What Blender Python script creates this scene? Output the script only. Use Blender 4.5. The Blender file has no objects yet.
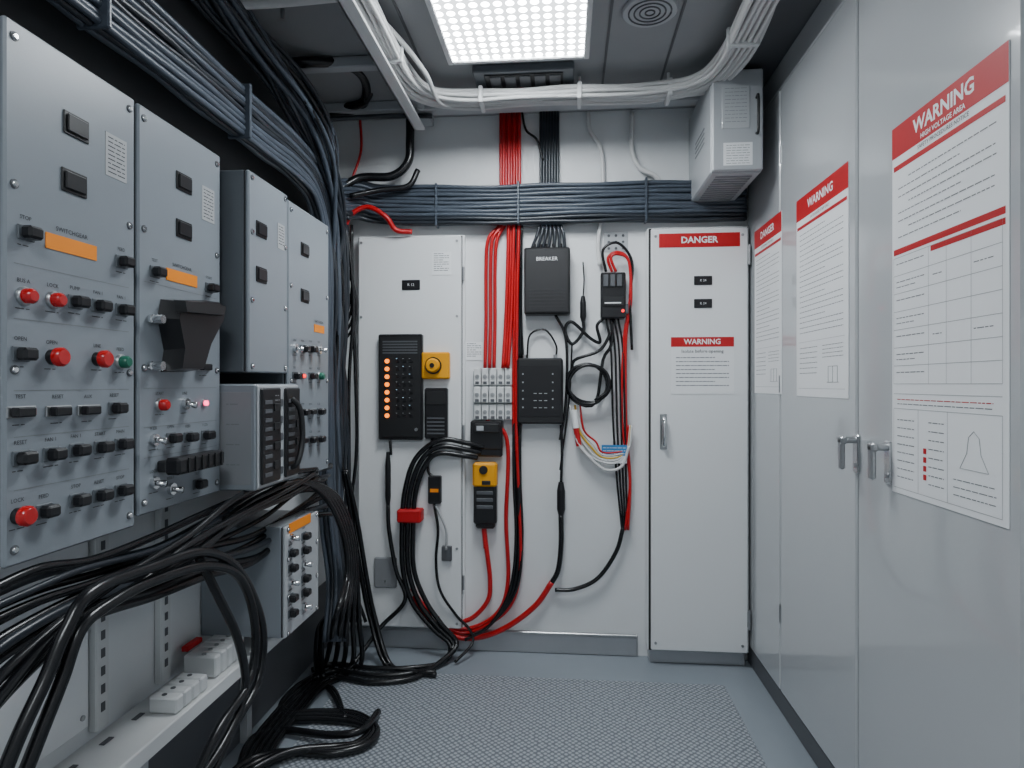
import bpy, math, random
from mathutils import Vector as V3, Matrix
random.seed(7)

# ------------------------------------------------------------------ room size
D = 2.66      # back wall
XR = 0.764    # right wall
XL = -1.05    # left wall
ZC = 2.31     # ceiling
YB = -1.5     # wall behind the viewer
EYE = V3((0, 0, 1.15)); FPX = 620.0
YAW = math.atan(54/620.0)
FW = V3((-math.sin(YAW), math.cos(YAW), 0)); RT = V3((math.cos(YAW), math.sin(YAW), 0)); UP = V3((0, 0, 1))

class Frame:
    def __init__(s, o, u, v, n): s.o, s.u, s.v, s.n = V3(o), V3(u), V3(v), V3(n)
    def P(s, u, v, n): return s.o + s.u*u + s.v*v + s.n*n
WORLD = Frame((0,0,0),(1,0,0),(0,1,0),(0,0,1))
BACK  = Frame((0,D,0),(1,0,0),(0,0,1),(0,-1,0))
LEFT  = Frame((XL,0,0),(0,1,0),(0,0,1),(1,0,0))
RIGHT = Frame((XR,0,0),(0,-1,0),(0,0,1),(-1,0,0))
CEIL  = Frame((0,0,ZC),(1,0,0),(0,-1,0),(0,0,-1))
FLOOR = Frame((0,0,0),(1,0,0),(0,1,0),(0,0,1))

# photogrammetry: a measured sight line is intersected with the real wall plane (offset n out of the wall)
def hit(fr, px, py, n):
    d = FW + RT*((px-512)/FPX) + UP*((384-py)/FPX)
    o = fr.o + fr.n*n
    t = (o-EYE).dot(fr.n)/d.dot(fr.n)
    return EYE + d*t
def uv(fr, px, py, n):
    p = hit(fr, px, py, n) - fr.o
    return p.dot(fr.u), p.dot(fr.v)
def rect(fr, x0, y0, x1, y1, n):
    ym, xm = (y0+y1)/2, (x0+x1)/2
    return uv(fr,x0,ym,n)[0], uv(fr,x1,ym,n)[0], uv(fr,xm,y1,n)[1], uv(fr,xm,y0,n)[1]

# ------------------------------------------------------------------ materials
MATS = {}
def M(name, col, rough=0.5, metal=0.0, var=0.05, scale=6.0, bump=0.0, bscale=60, emit=0, coat=0, spec=0.5, crough=.12):
    m = bpy.data.materials.new(name); m.use_nodes = True
    nt = m.node_tree; b = nt.nodes['Principled BSDF']
    b.inputs['Roughness'].default_value = rough; b.inputs['Metallic'].default_value = metal
    b.inputs['Coat Weight'].default_value = coat; b.inputs['Coat Roughness'].default_value = crough
    b.inputs['Specular IOR Level'].default_value = spec
    tc = nt.nodes.new('ShaderNodeTexCoord')
    no = nt.nodes.new('ShaderNodeTexNoise'); no.inputs['Scale'].default_value = scale; no.inputs['Detail'].default_value = 4
    nt.links.new(tc.outputs['Object'], no.inputs['Vector'])
    rp = nt.nodes.new('ShaderNodeMix'); rp.data_type = 'RGBA'
    rp.inputs[6].default_value = (*[c*(1-var) for c in col], 1); rp.inputs[7].default_value = (*[min(1,c*(1+var)) for c in col], 1)
    nt.links.new(no.outputs['Fac'], rp.inputs[0]); nt.links.new(rp.outputs[2], b.inputs['Base Color'])
    if bump:
        n2 = nt.nodes.new('ShaderNodeTexNoise'); n2.inputs['Scale'].default_value = bscale
        nt.links.new(tc.outputs['Object'], n2.inputs['Vector'])
        bp = nt.nodes.new('ShaderNodeBump'); bp.inputs['Strength'].default_value = bump; bp.inputs['Distance'].default_value = 0.002
        nt.links.new(n2.outputs['Fac'], bp.inputs['Height']); nt.links.new(bp.outputs['Normal'], b.inputs['Normal'])
    if emit:
        b.inputs['Emission Color'].default_value = (*col,1); b.inputs['Emission Strength'].default_value = emit
    MATS[name] = m; return m
M('wall_paint',(.76,.775,.785),.45,var=.04,bump=.08)
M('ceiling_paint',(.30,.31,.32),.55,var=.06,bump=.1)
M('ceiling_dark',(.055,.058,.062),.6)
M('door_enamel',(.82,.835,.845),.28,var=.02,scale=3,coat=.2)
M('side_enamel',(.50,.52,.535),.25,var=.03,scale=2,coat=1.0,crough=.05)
M('seam_dark',(.02,.02,.023),.6)
M('panel_grey',(.235,.262,.290),.34,var=.07,scale=5,bump=.05,bscale=250)
M('panel_side',(.105,.120,.135),.40,var=.05)
M('panel_light',(.44,.46,.48),.36,var=.04)
M('black_plastic',(.008,.008,.010),.34,var=.2)
M('black_matt',(.012,.0125,.014),.45,var=.2)
M('black_rubber',(.006,.0065,.008),.26,var=.2,scale=20)
M('cable_slate',(.066,.082,.106),.34,var=.2,scale=20)
M('cable_charcoal',(.022,.027,.035),.32,var=.2,scale=20)
M('cable_white',(.66,.66,.655),.45,var=.08)
M('cable_red',(.50,.004,.008),.33,var=.15)
M('cable_yellow',(.62,.38,.03),.4)
M('red_print',(.50,.003,.008),.5)
M('red_button',(.50,.004,.006),.25,coat=.3)
M('green_button',(.01,.13,.08),.3)
M('orange_label',(.95,.27,.001),.5)
M('yellow_plastic',(.85,.36,.001),.38)
M('chrome',(.72,.73,.74),.16,metal=1,var=.03)
M('steel',(.42,.43,.44),.35,metal=.9,var=.1)
M('aluminium',(.42,.43,.45),.32,metal=.6,var=.08)
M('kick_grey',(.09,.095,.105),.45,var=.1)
M('vent_grey',(.24,.25,.265),.45,var=.05)
M('paper',(.88,.89,.90),.6,var=.015)
M('ink',(.02,.02,.025),.6)
M('ink_grey',(.18,.19,.20),.6)
M('line_grey',(.40,.41,.42),.6)
M('rail_white',(.70,.71,.71),.4)
M('blue_tag',(.03,.22,.5),.5)
M('led_orange',(1,.22,.005),.4,emit=2.6)
M('led_red',(1,.02,.02),.4,emit=2.5)
M('led_pink',(1,.06,.20),.4,emit=5.0)
M('led_blue',(.5,.75,1),.4,emit=1.0)
M('floor_vinyl',(.27,.305,.34),.26,var=.08,scale=3,bump=.05)

def mat_mat():
    m = bpy.data.materials.new('anti_slip_pattern'); m.use_nodes=True; nt=m.node_tree; b=nt.nodes['Principled BSDF']
    tc=nt.nodes.new('ShaderNodeTexCoord'); mp=nt.nodes.new('ShaderNodeMapping'); mp.inputs['Rotation'].default_value=(0,0,math.radians(45))
    vo=nt.nodes.new('ShaderNodeTexVoronoi'); vo.inputs['Scale'].default_value=66; vo.inputs['Randomness'].default_value=0.2
    vo.voronoi_dimensions='2D'
    nt.links.new(tc.outputs['Object'],mp.inputs[0]); nt.links.new(mp.outputs[0],vo.inputs['Vector'])
    cr=nt.nodes.new('ShaderNodeValToRGB'); cr.color_ramp.elements[0].position=.2; cr.color_ramp.elements[0].color=(.43,.46,.495,1)
    cr.color_ramp.elements[1].position=.5; cr.color_ramp.elements[1].color=(.135,.152,.175,1)
    nt.links.new(vo.outputs['Distance'],cr.inputs[0]); nt.links.new(cr.outputs[0],b.inputs['Base Color'])
    bp=nt.nodes.new('ShaderNodeBump'); bp.invert=True; bp.inputs['Strength'].default_value=.5; bp.inputs['Distance'].default_value=.003
    nt.links.new(vo.outputs['Distance'],bp.inputs['Height']); nt.links.new(bp.outputs[0],b.inputs['Normal'])
    b.inputs['Roughness'].default_value=.4; MATS['anti_slip_pattern']=m
def led_mat():
    m = bpy.data.materials.new('led_diffuser'); m.use_nodes=True; nt=m.node_tree; b=nt.nodes['Principled BSDF']
    tc=nt.nodes.new('ShaderNodeTexCoord'); vo=nt.nodes.new('ShaderNodeTexVoronoi'); vo.voronoi_dimensions='2D'
    vo.inputs['Scale'].default_value=27; vo.inputs['Randomness'].default_value=0
    nt.links.new(tc.outputs['Object'],vo.inputs['Vector'])
    mr=nt.nodes.new('ShaderNodeMapRange'); mr.inputs['From Min'].default_value=.26; mr.inputs['From Max'].default_value=.38
    mr.inputs['To Min'].default_value=LED_HI; mr.inputs['To Max'].default_value=LED_LO
    nt.links.new(vo.outputs['Distance'],mr.inputs['Value'])
    b.inputs['Base Color'].default_value=(.8,.8,.8,1); b.inputs['Emission Color'].default_value=(.90,.96,1,1)
    nt.links.new(mr.outputs[0],b.inputs['Emission Strength']); MATS['led_diffuser']=m
LED_HI, LED_LO = 74.0, 2.4
mat_mat(); led_mat()

# ------------------------------------------------------------------ mesh builder
def cat(pts, k=8):
    pts=[V3(p) for p in pts]
    if len(pts)==2: return [pts[0].lerp(pts[1],i/k) for i in range(k+1)]
    e=[pts[0]*2-pts[1]]+pts+[pts[-1]*2-pts[-2]]; out=[]
    for i in range(1,len(e)-2):
        p0,p1,p2,p3=e[i-1:i+3]
        for j in range(k):
            t=j/k
            out.append(0.5*((2*p1)+(p2-p0)*t+(2*p0-5*p1+4*p2-p3)*t*t+(3*p1-p0-3*p2+p3)*t**3))
    out.append(pts[-1]); return out
def frames(pts, ref=None):
    n=len(pts); T=[]
    for i in range(n):
        t=pts[min(i+1,n-1)]-pts[max(i-1,0)]
        T.append(t.normalized() if t.length>1e-9 else (T[-1] if T else V3((0,0,1))))
    r=ref or (V3((0,0,1)) if abs(T[0].z)<.9 else V3((1,0,0)))
    N=(r-T[0]*r.dot(T[0])).normalized(); out=[]
    for t in T:
        N=(N-t*N.dot(t)).normalized(); out.append((t,N,t.cross(N)))
    return out

class MB:
    def __init__(s,name,fr=WORLD):
        s.name,s.fr=name,fr; s.v=[];s.f=[];s.mi=[];s.sm=[];s.mats=[]
    def m(s,name):
        if name not in s.mats: s.mats.append(name)
        return s.mats.index(name)
    def add(s,vs,fs,mat,smooth=False,world=False):
        o=len(s.v); mi=s.m(mat)
        s.v+= [V3(p) if world else s.fr.P(*p) for p in vs]
        for f in fs: s.f.append([i+o for i in f]); s.mi.append(mi); s.sm.append(smooth)
    def box(s,u0,u1,v0,v1,n0,n1,mat,b=0):
        lo=[min(u0,u1),min(v0,v1),min(n0,n1)]; hi=[max(u0,u1),max(v0,v1),max(n0,n1)]
        c=V3([(a+d)/2 for a,d in zip(lo,hi)]); b=min(b,*[(h-l)*.45 for l,h in zip(lo,hi)])
        vs=[];fs=[];idx={}
        S=[(i,j,k) for i in(0,1) for j in(0,1) for k in(0,1)]
        if b<=0:
            for q in S: idx[q]=len(vs); vs.append([hi[a] if q[a] else lo[a] for a in range(3)])
            g=lambda q,a: idx[q]
        else:
            for q in S:
                for a in range(3):
                    p=[hi[x] if q[x] else lo[x] for x in range(3)]
                    for x in range(3):
                        if x!=a: p[x]+= -b if q[x] else b
                    idx[(q,a)]=len(vs); vs.append(p)
            g=lambda q,a: idx[(q,a)]
        def mk(a,sg,x,sx,y,sy):
            q=[0,0,0]; q[a]=sg;q[x]=sx;q[y]=sy; return tuple(q)
        for a in range(3):
            x,y=(a+1)%3,(a+2)%3
            for sg in(0,1):
                fs.append([g(mk(a,sg,x,p,y,r),a) for p,r in((0,0),(1,0),(1,1),(0,1))])
        if b>0:
            for a in range(3):
                x,y=(a+1)%3,(a+2)%3
                for p in(0,1):
                    for r in(0,1):
                        q0,q1=mk(a,0,x,p,y,r),mk(a,1,x,p,y,r)
                        fs.append([g(q0,x),g(q1,x),g(q1,y),g(q0,y)])
            for q in S: fs.append([g(q,0),g(q,1),g(q,2)])
        out=[]
        for f in fs:
            P=[V3(vs[i]) for i in f]; nn=(P[1]-P[0]).cross(P[2]-P[0]); cc=sum(P,V3())/len(P)
            out.append(f if nn.dot(cc-c)>0 else f[::-1])
        s.add(vs,out,mat)
    def quad(s,u0,u1,v0,v1,n,mat): s.add([(u0,v0,n),(u1,v0,n),(u1,v1,n),(u0,v1,n)],[[0,1,2,3]],mat)
    def prism(s,poly,n0,n1,mat,taper=1.0):
        k=len(poly); area=sum(poly[i][0]*poly[(i+1)%k][1]-poly[(i+1)%k][0]*poly[i][1] for i in range(k))
        if area<0: poly=poly[::-1]
        cx=sum(p[0] for p in poly)/k; cy=sum(p[1] for p in poly)/k
        vs=[(p[0],p[1],n0) for p in poly]+[(cx+(p[0]-cx)*taper,cy+(p[1]-cy)*taper,n1) for p in poly]
        fs=[list(range(k))[::-1],list(range(k,2*k))]+[[i,(i+1)%k,(i+1)%k+k,i+k] for i in range(k)]
        s.add(vs,fs,mat)
    def rod(s,p0,p1,r,mat,seg=16,r1=None,world=False,ch=0.0):
        p0,p1=V3(p0),V3(p1)
        if not world: p0,p1=s.fr.P(*p0),s.fr.P(*p1)
        r1=r if r1 is None else r1
        prof=[(0,r),(1,r1)]
        L=(p1-p0).length
        if ch: prof=[(0,r),(1-ch/L,r1),(1,max(r1-ch,1e-4))]
        T=(p1-p0).normalized(); N=T.orthogonal().normalized(); B=T.cross(N)
        vs=[];fs=[]
        for t,rr in prof:
            for i in range(seg):
                a=2*math.pi*i/seg; vs.append(p0.lerp(p1,t)+(N*math.cos(a)+B*math.sin(a))*rr)
        for j in range(len(prof)-1):
            for i in range(seg):
                k=(i+1)%seg; fs.append([j*seg+i,j*seg+k,(j+1)*seg+k,(j+1)*seg+i])
        s.add(vs,fs,mat,True,True)
        nl=(len(prof)-1)*seg
        s.add(vs[:seg],[list(range(seg))[::-1]],mat,False,True); s.add(vs[nl:],[list(range(seg))],mat,False,True)
    def tube(s,pts,r,mat,seg=8,k=8,smooth=True,raw=False):
        P=pts if raw else cat(pts,k); F=frames(P); vs=[];fs=[]
        for p,(t,N,B) in zip(P,F):
            for i in range(seg):
                a=2*math.pi*i/seg; vs.append(p+(N*math.cos(a)+B*math.sin(a))*r)
        for j in range(len(P)-1):
            for i in range(seg):
                q=(i+1)%seg; fs.append([j*seg+i,j*seg+q,(j+1)*seg+q,(j+1)*seg+i])
        fs.append(list(range(seg))[::-1]); fs.append([(len(P)-1)*seg+i for i in range(seg)])
        s.add(vs,fs,mat,smooth,True)
    def bundle(s,path,offs,r,mats,ref=None,jit=.002,k=8):
        P=cat(path,k); F=frames(P,ref)
        for a,b in offs:
            ph,ph2=random.random()*6.28,random.random()*6.28; w=.10+.12*random.random(); Q=[];d=0
            for i,(p,(t,N,B)) in enumerate(zip(P,F)):
                if i: d+=(P[i]-P[i-1]).length
                Q.append(p+N*(a+jit*math.sin(d/w*2+ph))+B*(b+jit*math.sin(d/w*1.6+ph2)))
            s.tube(Q,r*(.85+.3*random.random()),random.choice(mats),raw=True)
    def text(s,body,u,v,n,size,mat,align='CENTER',bold=0.0,sx=1.0):
        cu=bpy.data.curves.new('t','FONT'); cu.body=body; cu.size=size; cu.align_x=align; cu.align_y='CENTER'; cu.resolution_u=2
        cu.offset=bold
        ob=bpy.data.objects.new('t',cu); bpy.context.scene.collection.objects.link(ob)
        bpy.context.view_layer.update()
        me=ob.evaluated_get(bpy.context.evaluated_depsgraph_get()).to_mesh()
        vs=[(u+q.co.x*sx,v+q.co.y,n) for q in me.vertices]; fs=[list(p.vertices) for p in me.polygons]
        if vs:
            s.add(vs,fs,mat)
        bpy.data.objects.remove(ob); bpy.data.curves.remove(cu)
    def done(s):
        me=bpy.data.meshes.new(s.name)
        lo=V3([min(p[i] for p in s.v) for i in range(3)]); hi=V3([max(p[i] for p in s.v) for i in range(3)]); c=(lo+hi)/2
        me.from_pydata([tuple(p-c) for p in s.v],[],s.f)
        for n in s.mats: me.materials.append(MATS[n])
        me.polygons.foreach_set('material_index',s.mi); me.polygons.foreach_set('use_smooth',s.sm)
        me.update(); o=bpy.data.objects.new(s.name,me); o.location=c
        bpy.context.scene.collection.objects.link(o); return o

# ------------------------------------------------------------------ room shell
w=MB('wall_back'); w.add([(XL-.1,D,0),(XR+.1,D,0),(XR+.1,D,ZC),(XL-.1,D,ZC)],[[0,1,2,3]],'wall_paint'); w.done()
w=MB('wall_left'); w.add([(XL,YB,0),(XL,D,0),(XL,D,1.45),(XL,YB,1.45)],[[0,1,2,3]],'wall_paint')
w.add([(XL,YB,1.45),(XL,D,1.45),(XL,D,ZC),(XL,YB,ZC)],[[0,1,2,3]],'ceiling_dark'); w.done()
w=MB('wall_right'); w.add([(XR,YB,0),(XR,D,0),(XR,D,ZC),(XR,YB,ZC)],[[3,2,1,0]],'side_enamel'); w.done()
w=MB('wall_rear'); w.add([(XL,YB,0),(XR,YB,0),(XR,YB,ZC),(XL,YB,ZC)],[[3,2,1,0]],'wall_paint'); w.done()
w=MB('floor'); w.add([(XL,YB,0),(XR,YB,0),(XR,D,0),(XL,D,0)],[[0,1,2,3]],'floor_vinyl'); w.done()
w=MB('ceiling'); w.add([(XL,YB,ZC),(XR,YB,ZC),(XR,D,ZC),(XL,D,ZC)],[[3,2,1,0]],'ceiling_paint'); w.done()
w=MB('anti_slip_mat'); w.box(-.86,.60,.4,2.42,0.0005,.004,'anti_slip_pattern',.0015); w.done()
w=MB('baseboard_back',BACK); w.box(XL+.01,.30,.001,.085,.0005,.012,'aluminium',.003); w.box(XL+.01,.30,.078,.092,.0005,.016,'steel',.003); w.done()
w=MB('baseboard_right',RIGHT); w.box(-D+.01,1.4,.001,.075,.0005,.014,'kick_grey',.003); w.done()
w=MB('under_rail_shade',LEFT); w.box(-1.4,D-.02,.001,.29,.0005,.010,'kick_grey',.003); w.done()  # shade below the support rail, built as a dark strip on the wall
# ceiling members
w=MB('trim_1',CEIL)   # dark edge channel above right doors
w.box(.60,XR-.002,-D+.01,1.4,.001,.028,'kick_grey',.004); w.box(.585,.60,-D+.01,1.4,.001,.04,'panel_light',.003); w.done()
for i,(y,h) in enumerate([(2.50,.05),(1.42,.03)]):
    w=MB('trim_%d'%(i+2),CEIL); w.box(-.60,.58,-y-.03,-y+.03,.001,h,'panel_light',.004); w.done()
w=MB('trim_4',CEIL); w.box(-.63,-.57,-D+.01,1.4,.001,.045,'panel_light',.004); w.done()
w=MB('trim_5',CEIL)
for y in(1.75,2.15,2.5): w.box(XL+.005,-.64,-y-.02,-y+.02,.001,.04,'panel_light',.004)
w.done()
w=MB('trim_7',CEIL)   # thin seams between ceiling tiles
for x in(-.52,.14,.36): w.box(x-.004,x+.004,-2.44,1.4,.0005,.004,'kick_grey')
w.done()

# ------------------------------------------------------------------ ceiling light and added fill panel
def ceiling_light(u0,u1,y0,y1):
    c=MB('ceiling_light_panel',CEIL)
    v0,v1=-y1,-y0
    for a in((u0,u0+.02,v0,v1),(u1-.02,u1,v0,v1),(u0+.02,u1-.02,v0,v0+.02),(u0+.02,u1-.02,v1-.02,v1)):
        c.box(*a,.001,.032,'rail_white',.003)
    c.quad(u0+.02,u1-.02,v0+.02,v1-.02,.022,'led_diffuser'); c.done()
ceiling_light(-.415,.080,1.52,2.17)
ceiling_light(-.415,.080,-.65,0.0)  # added panel, unseen behind the camera, to brighten the room
v=MB('ceiling_vent_unit',CEIL)
v.box(-.34,.03,-2.37,-2.23,.001,.03,'panel_side',.004); v.box(-.30,-.01,-2.35,-2.25,.03,.034,'black_matt',.003)
for i in range(5): v.box(-.28+.055*i,-.24+.055*i,-2.34,-2.26,.034,.038,'kick_grey',.002)
v.done()
v=MB('ceiling_speaker',CEIL)
u0,v0=uv(CEIL,650,12,.01)
v.rod((u0,v0,.001),(u0,v0,.012),.085,'panel_light',32,ch=.004)
for r in(.065,.048,.031,.014):
    n=28; v.tube([CEIL.P(u0+r*math.cos(6.2832*i/n),v0+r*math.sin(6.2832*i/n),.0125) for i in range(n+1)],.003,'kick_grey',6,raw=True)
v.done()

# ceiling U-run of white cables on saddles
zc=2.235
cz=lambda px,py,z=zc: hit(Frame((0,0,z),(1,0,0),(0,1,0),(0,0,1)),px,py,0)
yb=cz(560,97).y; xl=cz(383,45).x; xr=cz(742,40).x
pathU=[(xl-.0,.55,zc),(xl,1.2,zc),(xl,1.75,zc),(xl+.005,yb-.22,zc),(xl+.06,yb-.06,zc),(xl+.20,yb,zc),(-.2,yb,zc),(.1,yb,zc),(xr-.22,yb,zc),(xr-.07,yb-.06,zc),(xr-.01,yb-.22,zc),(xr,1.7,zc),(xr,1.2,zc),(xr,.55,zc)]
c=MB('white_cable_loop')
offs=[(a,b) for a in(-.012,.004,.018) for b in(-.034,-.017,0,.017,.034)]
c.bundle(pathU,offs,.0085,['cable_white'],V3((0,0,1)),.0025)
for p,dx in(((xl,1.6,zc),0),((xl,2.0,zc),0),((xr,1.6,zc),0),((xr,2.0,zc),0),((-.32,yb,zc),1),((.05,yb,zc),1),((.38,yb,zc),1)):
    if dx: c.box(p[0]-.008,p[0]+.008,p[1]-.05,p[1]+.05,zc-.028,zc+.034,'rail_white',.003)
    else: c.box(p[0]-.05,p[0]+.05,p[1]-.008,p[1]+.008,zc-.028,zc+.034,'rail_white',.003)
    c.rod((p[0],p[1],zc+.03),(p[0],p[1],ZC-.002),.006,'rail_white',world=True)
c.tube([V3((xl,1.75,zc+.02)),V3((xl+.05,1.98,zc+.03)),V3((xl+.09,2.15,zc+.01)),V3((xl+.12,yb-.02,zc-.02)),V3((xl+.28,yb,zc+.01))],.009,'cable_white')
c.tube([V3((xr,1.6,zc+.02)),V3((xr+.05,1.9,zc+.01)),V3((xr+.04,2.15,zc-.01)),V3((xr-.04,yb+.01,zc)),V3((xr-.25,yb+.02,zc+.01))],.009,'cable_white')
c.done()
b=MB('support_brace'); b.box(-.62,-.575,1.2,2.5,2.19,2.20,'rail_white',.002); b.box(-.62,-.612,1.2,2.5,2.19,2.23,'rail_white',.002)
for y in(1.25,1.85,2.45): b.rod((-.6,y,2.195),(-.6,y,ZC-.05),.005,'steel',world=True)
b.done()
b=MB('white_pipe')
b.tube([cz(-20,-2,2.24),cz(130,6,2.24),cz(250,4,2.24),cz(345,-4,2.24)],.014,'cable_white',12); b.rod((-.85,1.8,2.25),(-.85,1.8,ZC-.002),.006,'steel',world=True); b.done()

# ------------------------------------------------------------------ posters / notices
def inkline(mb,u0,u1,v,n,h=.0016,mat='ink_grey',broken=True):
    u=u0
    while u<u1-.002:
        L=random.uniform(.006,.022) if broken else u1-u0
        e=min(u+L,u1); mb.quad(u,e,v-h/2,v+h/2,n,mat); u=e+.0030
def notice(name,fr,u0,u1,v0,v1,n,kind,title='WARNING'):
    p=MB(name,fr); W=u1-u0; H=v1-v0; p.box(u0,u1,v0,v1,n,n+.0015,'paper'); z=n+.002; zz=n+.0024
    Y=lambda f: v1-H*f
    X=lambda f: u0+W*f
    if kind=='big':
        p.quad(u0,u1,Y(.085),Y(0),z,'red_print'); p.text(title,X(.5),Y(.038),zz,H*.050,'paper',bold=.0012); p.text('HIGH VOLTAGE AREA',X(.5),Y(.072),zz,H*.018,'paper',bold=.0003)
        p.text('SAFETY PROCEDURES NOTICE',X(.5),Y(.096),zz,H*.015,'ink')
        p.quad(X(.02),X(.98),Y(.122),Y(.108),z,'red_print')
        for i in range(8):
            f=.152+i*.022; inkline(p,X(.07 if i%3 else .18),X(.92 if i%3!=1 else .66),Y(f),z,.0022)
        p.quad(X(.02),X(.98),Y(.352),Y(.336),z,'red_print')
        p.quad(X(.40),X(.98),Y(.374),Y(.360),z,'red_print')
        for i in range(8):
            f=.36+i*.049; p.quad(X(.02),X(.96),Y(f)-.0006,Y(f)+.0006,z,'line_grey')
            if i<7:
                inkline(p,X(.05),X(.34),Y(f+.018),z,.002)
                if i%2: inkline(p,X(.05),X(.25),Y(f+.032),z,.0018)
                if i%3==1: inkline(p,X(.42),X(.5),Y(f+.024),z,.0018); inkline(p,X(.76),X(.9),Y(f+.024),z,.0018)
        for f in(.02,.38,.54,.74,.96): p.quad(X(f)-.0005,X(f)+.0005,Y(.703),Y(.36),z,'line_grey')
        for a in(.73,.985): p.quad(X(.02),X(.96),Y(a)-.0006,Y(a)+.0006,z,'line_grey')
        for f in(.02,.96,.28,.55): p.quad(X(f)-.0006,X(f)+.0006,Y(.985),Y(.77),z,'line_grey')
        p.quad(X(.02),X(.96),Y(.77)-.0006,Y(.77)+.0006,z,'line_grey')
        for i in range(2): inkline(p,X(.06),X(.9),Y(.745+.012*i),z,.0018,'red_print' if i==0 else 'ink_grey')
        for i in range(4): p.quad(X(.33),X(.36),Y(.88+.022*i),Y(.866+.022*i),z,'red_print')
        for i in range(8): inkline(p,X(.06),X(.24),Y(.80+.022*i),z,.002); inkline(p,X(.38),X(.52),Y(.80+.022*i),z,.002)
        cx,cy=X(.76),Y(.86)
        pts=[(-.04,-.03),(-.02,.0),(-.015,.03),(0,.042),(.015,.03),(.02,.0),(.04,-.03),(-.04,-.03)]
        for a,b_ in zip(pts,pts[1:]): p.rod((cx+a[0],cy+a[1],z),(cx+b_[0],cy+b_[1],z),.0006,'line_grey',5)
        for i in range(3): inkline(p,X(.6),X(.92),Y(.925+.018*i),z,.0018)
    elif kind=='mid':
        p.quad(u0,u1,Y(.11),Y(0),z,'red_print'); p.text(title,X(.5),Y(.055),zz,H*.06,'paper',bold=.0008)
        p.text('AUTHORISED STAFF ONLY',X(.5),Y(.126),zz,H*.018,'ink'); p.quad(X(.02),X(.98),Y(.158),Y(.142),z,'red_print')
        for i in range(20):
            f=.19+i*.026; inkline(p,X(.08),X(.92 if i%4 else .6),Y(f),z,.002)
        p.quad(X(.05),X(.95),Y(.73)-.0005,Y(.73)+.0005,z,'line_grey')
        for i in range(6): inkline(p,X(.08),X(.45),Y(.76+.025*i),z,.002)
        for i in range(4): inkline(p,X(.55),X(.92),Y(.76+.018*i),z,.0018)
        cx,cy=X(.74),Y(.89)
        for dx in(-.03,0,.03): p.rod((cx+dx,cy-.025,z),(cx+dx,cy+.02,z),.0006,'ink_grey',5)
        p.rod((cx-.04,cy-.025,z),(cx+.04,cy-.025,z),.0006,'ink_grey',5); p.rod((cx-.03,cy+.02,z),(cx+.03,cy+.02,z),.0006,'ink_grey',5)
        p.quad(X(.05),X(.95),Y(.96)-.0005,Y(.96)+.0005,z,'line_grey')
    elif kind=='small':
        p.quad(u0,u1,Y(.17),Y(0),z,'red_print'); p.text(title,X(.5),Y(.085),zz,H*.13,'paper',bold=.0006)
        p.text('Isolate before opening',X(.5),Y(.25),zz,H*.08,'ink')
        for i in range(8): inkline(p,X(.08),X(.92 if i%3 else .7),Y(.36+i*.07),z,.0035,'ink_grey')
    elif kind=='tag':
        for i in range(int(H/.009)-1): inkline(p,X(.1),X(.9 if i%3 else .6),v1-.009*(i+.8),z,.0028)
    p.done()

# ------------------------------------------------------------------ right wall: full-height locker doors
seams=[uv(RIGHT,752,400,0)[0],uv(RIGHT,786,400,0)[0],uv(RIGHT,865,400,0)[0]]
wd=seams[2]-seams[1]
doors=[(seams[0],seams[1]),(seams[1],seams[2]),(seams[2],seams[2]+wd*1.02),(seams[2]+wd*1.02,seams[2]+wd*2.04),(seams[2]+wd*2.04,seams[2]+wd*3.06)]
for i,(a,b_) in enumerate(doors):
    d=MB('door_%d'%(i+1),RIGHT)
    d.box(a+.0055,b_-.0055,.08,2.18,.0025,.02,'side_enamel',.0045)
    if i: d.box(a-.005,a+.005,.08,2.18,.0005,.002,'seam_dark')
    if i==1:
        for vv in(.35,1.15,1.95): d.rod((a+.002,vv-.03,.020),(a+.002,vv+.03,.020),.005,'steel')
    d.done()
fr=MB('trim_6',RIGHT); fr.box(-D+.01,1.4,2.186,ZC-.03,.0005,.016,'side_enamel',.003)
fr.done()
def lever(px,py,sgn):
    u0,v0=uv(RIGHT,px,py,.022); h=MB('door_handle',RIGHT)
    h.box(u0-.014,u0+.014,v0-.085,v0+.014,.0205,.027,'chrome',.003)
    h.rod((u0,v0,.027),(u0,v0,.060),.0085,'steel')
    h.box(u0-.014,u0+.014,v0-.010,v0+.010,.050,.066,'steel',.004)
    h.box(u0-.010,u0+.010,v0-.075,v0+.004,.054,.066,'steel',.004)
    h.rod((u0,v0-.065,.027),(u0,v0-.065,.031),.006,'steel')
    h.done()
lever(857,440,1); lever(889,447,0)
DN=.0205
def rp(name,x0,t0,x1,t1,b0,kind,title):
    ua,va=uv(RIGHT,x0,t0,DN); ub,vb=uv(RIGHT,x1,t1,DN); vc=uv(RIGHT,x0,b0,DN)[1]
    notice(name,RIGHT,ua,ub,vc,(va+vb)/2,DN,kind,title)
rp('warning_poster',893,130,1010,40,491,'big','WARNING')
rp('warning_poster',797,201,849,162,396,'mid','WARNING')
rp('warning_poster',755,231,782,212,393,'mid','DANGER')

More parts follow.
